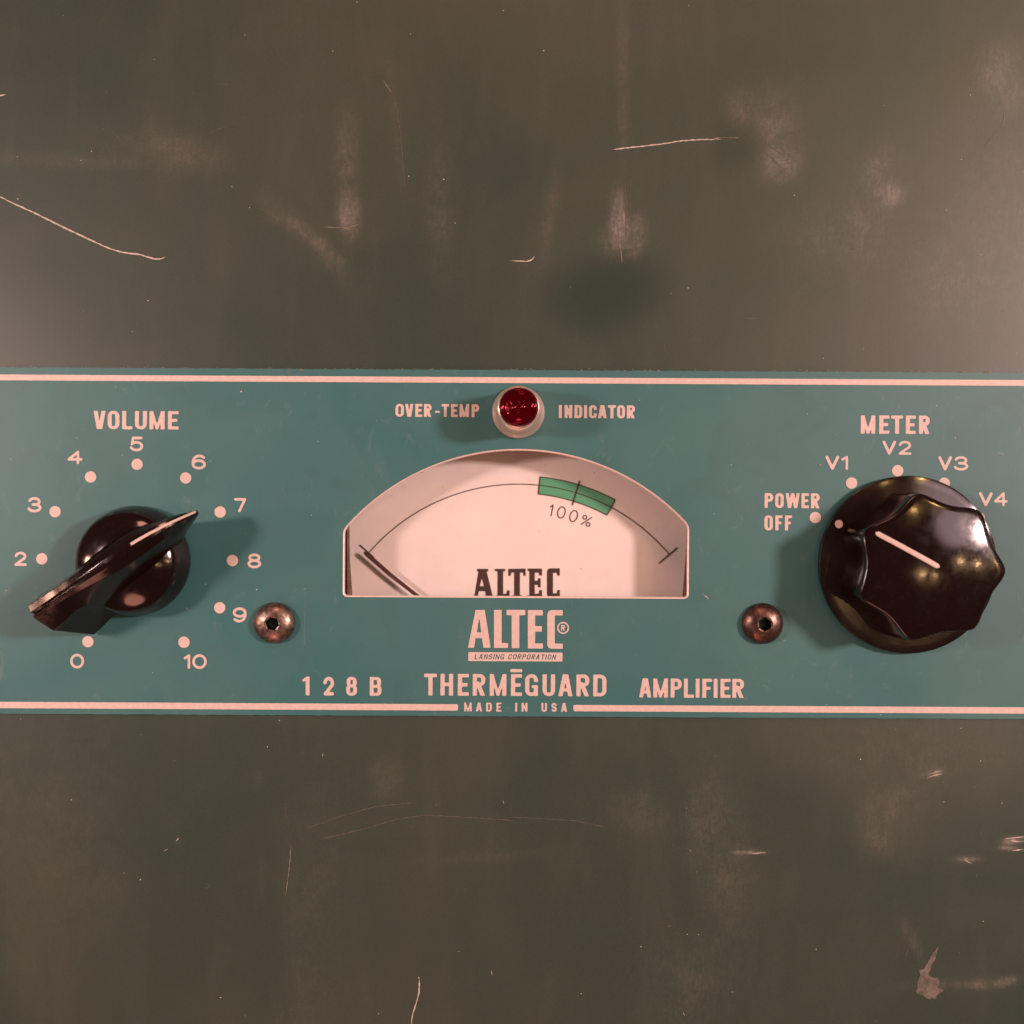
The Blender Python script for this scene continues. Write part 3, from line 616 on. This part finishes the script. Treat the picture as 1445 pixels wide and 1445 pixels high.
def pct(X, Y):
    r = np.full(X.shape, 1e3)
    for ch, a, wd, hh in (('1', 10.5, 5.0, 18.5), ('0', 14.0, 12.5, 18.5), ('0', 18.2, 12.5, 18.5), ('%', 22.7, 15.5, 17.5)):
        A = math.radians(a); px, py = ac[0] + 245.5 * SH * math.sin(A), ac[1] - 245.5 * SH * math.cos(A); B = math.radians(a if ch != '%' else 22)
        lx = (X - px) * math.cos(B) + (Y - py) * math.sin(B); ly = -(X - px) * math.sin(B) + (Y - py) * math.cos(B)
        r = np.minimum(r, wide(ch, lx + wd / 2, ly + hh / 2, wd, hh, 1.7))
    return r
pc = I2P(800, 726, HPD); sdf_mesh('dial_lettering', pct, (pc[0] - 38, pc[1] - 24, pc[0] + 42, pc[1] + 28), .45, HPD, M['print'], meter, pc, 0, 'the figure 100% under the green zone')
def mpd(pts): return [I2P(655 + x / 9.633, 790 + y / 9.633, HPD) for x, y in pts]
SL = [[(172, 122), (330, 122), (330, 155), (306, 160), (385, 483), (405, 487), (405, 512), (265, 512), (265, 488), (292, 483), (284, 428), (200, 425), (186, 483), (207, 488), (207, 512), (120, 512), (120, 488), (140, 483), (192, 160), (172, 155)],
      [(415, 122), (558, 122), (558, 155), (530, 158), (530, 462), (572, 462), (582, 415), (618, 415), (618, 512), (425, 512), (425, 485), (452, 482), (452, 158), (415, 152)],
      [(598, 122), (836, 118), (836, 218), (803, 218), (800, 175), (758, 172), (758, 480), (790, 485), (790, 510), (648, 510), (648, 485), (678, 482), (678, 172), (640, 175), (632, 218), (598, 218)],
      [(860, 118), (1058, 118), (1058, 215), (1022, 215), (1012, 175), (960, 175), (960, 285), (998, 285), (1005, 250), (1040, 250), (1040, 375), (1005, 375), (998, 340), (960, 340), (960, 462), (1012, 460), (1022, 410), (1058, 410), (1058, 510), (850, 510), (850, 485), (885, 480), (885, 155), (860, 150)],
      [(1160, 115), (1300, 115), (1300, 215), (1265, 215), (1258, 178), (1207, 178), (1207, 455), (1258, 455), (1265, 410), (1300, 410), (1300, 512), (1165, 512), (1135, 498), (1125, 460), (1125, 160), (1135, 130)]]
dc = I2P(728, 822, HPD)
sdf_mesh('dial_lettering', lambda X, Y: np.maximum(U(*[polyg(X, Y, mpd(p)) for p in SL]), -polyg(X, Y, mpd([(240, 250), (212, 355), (268, 360)]))), (dc[0] - 66, dc[1] - 24, dc[0] + 68, dc[1] + 24), .5, HPD, M['print'], meter, dc, 1, 'dark slab-serif ALTEC on the dial')
HN = HD + 13
slab('needle', [(513.0, 779.2), (516.2, 777.8), (521.5, 781.5), (552.5, 808.8), (640, 878), (637, 881.5), (548.5, 813), (516, 785), (513.2, 781.5)], HN, 1.2, mottled('needle', 'needle_paint', (0.06, 0.025, 0.022), (0.10, 0.05, 0.045), 0.45, 900)[0], meter, 'dark needle resting at the low end')
slab('clear_pane', [(x + (6 if x > 0 else -6), y + (6 if y > 0 else -6)) for x, y in ((WLx, -90), (WRx, -90), (WRx, wbt), (WLx, wbt))], -9, 2.0, M['pane'], meter, 'clear window over the dial', image=False)

# ================================================================ KNOBS, LAMP, SCREWS
def lathe(name, prof, mat, parent, wl, seg_=96, smooth=40, rfun=None, label=None, cap=True):
    V, F = [], []; nr = len(prof)
    for j, (r, h) in enumerate(prof):
        for i in range(seg_):
            a = 2 * math.pi * i / seg_; q_ = r if rfun is None else rfun(a, r, h, j)
            V.append((q_ * math.cos(a) * K, -h * K, q_ * math.sin(a) * K))
    for j in range(nr - 1):
        for i in range(seg_): k = (i + 1) % seg_; F.append([j * seg_ + i, j * seg_ + k, (j + 1) * seg_ + k, (j + 1) * seg_ + i])
    if cap: F.append([(nr - 1) * seg_ + i for i in range(seg_)])
    return mk(name, V, F, mat, parent, wl, smooth, label)
def curve_prof(pts, n=6):
    out = []
    for i in range(len(pts) - 1):
        p0 = pts[max(0, i - 1)]; p1, p2 = pts[i], pts[i + 1]; p3 = pts[min(len(pts) - 1, i + 2)]
        for j in range(n):
            t = j / n
            out.append(tuple(.5 * (2 * p1[k] + (p2[k] - p0[k]) * t + (2 * p0[k] - 5 * p1[k] + 4 * p2[k] - p3[k]) * t * t + (-p0[k] + 3 * p1[k] - 3 * p2[k] + p3[k]) * t ** 3) for k in range(len(p1))))
    out.append(tuple(pts[-1])); return out

# --- left pointer knob
vx, vy = I2P(193, 791)
vk = empty('pointer_knob', amp, W(vx, vy, 0), 'glossy black pointer knob set between 6 and 7 on the volume scale')
lathe('knob_base', [(74, .5), (77, 3), (77.5, 6), (77.5, 10)] + [(76, 19), (73.5, 29), (70.5, 39)] + curve_prof([(69.5, 41), (66, 46), (58, 51.5), (46, 57), (31, 62), (16, 65)], 6) + [(2, 65.5)], M['bakelite'], vk, W(vx, vy, 0), 120, 50)
TH = math.radians(33)
def st(*rows): return [c for r in rows for c in r]
# stations: (a, n, h) for right foot, right shoulder, right edge, right lip, groove, left lip, left shoulder, left foot
KEYS = [st((-106, 56, 4), (-123, 29, 69), (-128, 6, 83), (-128, 1.5, 85.5), (-127, -1.5, 80.5), (-127, -4.5, 85.8), (-126.5, -14, 83.4), (-122, -24, 50), (-104, -33, 4)),
        st((-88, 53, 4), (-100, 27, 72), (-102, 6.5, 89.5), (-102, 1.8, 91.5), (-101, -1.2, 87.5), (-101, -4.2, 91.6), (-100.5, -13.4, 89.2), (-98, -23, 52), (-88, -33, 4)),
        st((-70, 49, 4), (-74, 24.5, 76), (-75, 7, 95.5), (-75, 2, 98), (-75, -1, 95.5), (-75, -4, 98), (-74.5, -12.5, 95.7), (-74, -22, 56), (-70, -32, 4)),
        st((-42, 44, 6), (-44, 31, 63), (-42, 10, 101), (-42, 3, 105.5), (-42, -.8, 105), (-42, -4.6, 105.2), (-42, -13.5, 102), (-44, -24, 66), (-42, -38, 6)),
        st((0, 44, 8), (0, 33, 58), (0, 14, 103), (0, 4.5, 109.5), (0, -1, 110.5), (0, -7, 109.5), (0, -17, 102), (0, -27, 76), (0, -42, 8)),
        st((36, 38, 8), (38, 27, 57), (38, 14, 98), (42, 3, 106), (42, -5, 107.6), (42, -12, 105), (42, -21, 95), (42, -27, 72), (40, -34, 8)),
        st((62, 22, 9), (70, 16, 54), (78, 9, 85), (83, 1, 95.6), (84, -4, 96.8), (84, -9, 95.4), (83, -14, 88), (79, -18, 62), (66, -20, 9)),
        st((84, 9, 20), (97, 8, 54), (104, 5, 70), (108, .6, 78.4), (109, -3, 79), (108.5, -6.5, 78), (107, -9.5, 74), (100, -11, 50), (86, -12, 20)),
        st((116, 0.5, 40), (122, 0.2, 50), (124, -0.6, 55), (125, -1.8, 57.5), (125, -3, 57.6), (125, -4, 57.2), (124, -4.6, 56), (122, -4.4, 50), (116, -4.5, 42))]
S = curve_prof([tuple(k) for k in KEYS], 8)
def kp(a, n, h):                        # a along the pointer (up-right), n to the lower right
    x = a * math.cos(TH) + n * math.sin(TH); z = a * math.sin(TH) - n * math.cos(TH); return (x * K, -h * K, z * K)
V, F = [], []; m_ = 9
for s_ in S:
    for i in range(9): V.append(kp(*s_[3 * i:3 * i + 3]))
for j in range(len(S) - 1):
    for i in range(m_): k = (i + 1) % m_; F.append([j * m_ + i, j * m_ + k, (j + 1) * m_ + k, (j + 1) * m_ + i])
F += [list(range(m_)), [(len(S) - 1) * m_ + i for i in range(m_)]]
bar = mk('pointer_bar', V, F, M['bakelite'], vk, W(vx, vy, 0), 24)
bv = bar.modifiers.new('bevel', 'BEVEL'); bv.width = 2.0 * K; bv.segments = 3; bv.limit_method = 'ANGLE'; bv.angle_limit = math.radians(20); bv.harden_normals = True
# white line along the front half, following the crest
crest = [(s_[12], s_[14]) for s_ in S]; ca = [c[0] for c in crest]; cn = [s_[13] for s_ in S]; chh = [c[1] for c in crest]
V, F = [], []; n = 40
for i in range(n + 1):
    a = 41 + (123.5 - 41) * i / n; hh = float(np.interp(a, ca, chh)); hw = 1.5 + .35 * (1 - i / n)
    hw = min(hw, 2.3) * (1 if i < n else .5)
    for nn, dh in ((-hw, -.8), (-hw, .5), (hw, .5), (hw, -.8)): V.append(kp(a, nn + float(np.interp(a, ca, cn)), hh + dh))
for i in range(n):
    for q_ in range(3): F.append([4 * i + q_, 4 * i + q_ + 1, 4 * i + 5 + q_, 4 * i + 4 + q_])
F += [[0, 1, 2, 3], [4 * n, 4 * n + 1, 4 * n + 2, 4 * n + 3]]
mk('pointer_line', V, F, M['ink'], vk, W(vx, vy, 0), 30, 'pale line along the crest of the pointer')

# --- right selector knob
mx_, my_ = I2P(1279.5, 796.5, 6)
mkn = empty('selector_knob', amp, W(mx_, my_, 0), 'large black seven-lobed selector knob on a round skirt, pointing to POWER OFF')
lathe('knob_skirt', [(118, .6), (123, 2), (124.6, 5), (124.6, 10.5), (123.8, 12.2), (121.5, 13), (112, 13.7), (100, 14.6), (84, 16)], M['skirt'], mkn, W(mx_, my_, 0), 180, 32)
def lobes(a):
    d = (math.degrees(a) + 2.5) % (360 / 7) / (360 / 7)       # 0 at a lobe
    f = abs(d - .5) * 2                                       # 1 at lobe, 0 at flute centre
    r = 86.5 + 17.5 * f ** 1.9
    k = 5.0; hh = max(k - abs(r - 99.8), 0) / k; return min(r, 99.8) - hh * hh * k / 4
def dome(r): return 89.5 + 12 * (1 - (r / 98) ** 2)
prof = [(3.5, 12), (2.2, 40), (.8, 70), (0, -3.4), (-.3, -1.6), (-1.1, -.5), (-2.4, 0)]
V, F = [], []; sg = 224
for d_, h in prof:
    for i in range(sg):
        a = 2 * math.pi * i / sg; r = lobes(a) + d_; hh_ = h if h > 5 else dome(r) + h; V.append((r * math.cos(a) * K, -hh_ * K, r * math.sin(a) * K))
for f_ in (.92, .84, .74, .62, .5, .38, .26, .14, .05):
    for i in range(sg):
        a = 2 * math.pi * i / sg; bl = f_ * (lobes(a) - 2.4) * f_ + (1 - f_) * f_ * 90
        V.append((bl * math.cos(a) * K, -dome(bl) * K, bl * math.sin(a) * K))
nr = len(prof) + 9
for j in range(nr - 1):
    for i in range(sg): k = (i + 1) % sg; F.append([j * sg + i, j * sg + k, (j + 1) * sg + k, (j + 1) * sg + i])
F.append([(nr - 1) * sg + i for i in range(sg)])
mk('fluted_body', V, F, M['bakelite'], mkn, W(mx_, my_, 0), 48)
# indicator line laid on the domed top
l0, l1 = I2P(1237.5, 751.5, 97.5), I2P(1325.5, 800.5, 101.5)
V, F = [], []; n = 30; dx, dy = l1[0] - l0[0], l1[1] - l0[1]; ln = math.hypot(dx, dy); px_, py_ = -dy / ln, dx / ln
def top_h(x, y):
    r = math.hypot(x - mx_, y - my_); return dome(r) + .3
for i in range(n + 1):
    t = i / n; x, y = l0[0] + dx * t, l0[1] + dy * t; hw = 3.2 * min(1, math.sqrt(max(0.05, 1 - (1 - min(t, 1 - t) * ln / 3.2) ** 2)) if min(t, 1 - t) * ln < 3.2 else 1)
    for s_, dh in ((-1, -1.2), (-1, .35), (-.5, .6), (.5, .6), (1, .35), (1, -1.2)):
        X_, Y_ = x + px_ * hw * s_, y + py_ * hw * s_; V.append(W(X_ - mx_, Y_ - my_, top_h(X_, Y_) + dh))
for i in range(n):
    for q_ in range(5): F.append([6 * i + q_, 6 * i + q_ + 1, 6 * i + 7 + q_, 6 * i + 6 + q_])
F += [[0, 1, 2, 3, 4, 5], [6 * n + i for i in range(6)]]
mk('pointer_line', V, F, M['ink'], mkn, W(mx_, my_, 0), 40, 'pale inlaid line on the domed top')
ix, iy = I2P(1183.5, 739.5, 13)
th_d = math.atan2(iy - my_, ix - mx_)
V = []; rr_ = 5.8
for i in range(24):
    a = i * math.pi / 12; X_, Y_ = ix + rr_ * math.cos(a) * 0.95, iy + rr_ * math.sin(a); r = math.hypot(X_ - mx_, Y_ - my_)
    V.append(W(X_ - mx_, Y_ - my_, float(np.interp(r, [84, 100, 112, 121.5], [16, 14.6, 13.7, 13])) + .35))
mk('index_dot', V, [list(range(24))], M['ink'], mkn, W(mx_, my_, 0), label='small pale dot on the knob skirt')

# --- indicator lamp
lx, ly = I2P(731.5, 582)
il = empty('indicator_lamp', amp, W(lx, ly, 0), 'unlit red jewel indicator lamp in a satin chrome bezel')
lathe('lamp_bezel', [(36, .3), (37, 1.5), (37, 5), (35.8, 8), (33.6, 11), (32.2, 16)] + [(31.2, 24), (30.6, 30), (31.2, 34), (30.2, 60), (29.2, 69), (27.6, 72), (26.6, 72.5), (25.8, 71), (25.6, 55)], M['bezel'], il, W(lx, ly, 0), 96, 40, cap=False)
lathe('jewel_lens', [(25.3, 50), (25.4, 74), (24.9, 76.8), (23.6, 78.4), (22, 78.8), (20.2, 78), (19, 76.4), (17.5, 75.6), (12, 74.4), (9.3, 73.6), (8.4, 75), (7.3, 76.2), (6.1, 76), (5.2, 74.6), (3.5, 73.8), (1.5, 73.4)], M['lens'], il, W(lx, ly, 0), 72, 60)

# --- screws
def screw(u, v, rot, label, key='screw'):
    x, y = I2P(u, v); sc_ = empty('hex_screw', amp, W(x, y, 0), label)
    prof = curve_prof([(28.5, .4), (28.9, 3), (27.6, 7), (23.5, 11.5), (17.5, 15), (11.2, 17)], 4) + [(10.2, 17.0), (9.2, 16.4), (8.9, -6), (6, -7), (.5, -8)]
    nj = len(prof)
    def rf(a, r, h, j):
        if j < nj - 4: return r
        b_ = (a + rot) % (math.pi / 3) - math.pi / 6; return r * .93 / math.cos(b_)
    lathe('screw_head', prof[:-3], M[key], sc_, W(x, y, 0), 72, 35, lambda a, r, h, j: rf(a, r, h, j) if j >= nj - 4 else r, cap=False)
    lathe('hex_socket', prof[-4:], M['socket'], sc_, W(x, y, 0), 72, 35, lambda a, r, h, j: rf(a, r, h, nj))
screw(388, 878.5, .2, 'bronzed hex-socket screw beside the number 9')
screw(1075.5, 879.5, .55, 'darker bronzed hex-socket screw left of the selector knob', 'screw_dark')
bpy.context.view_layer.update()
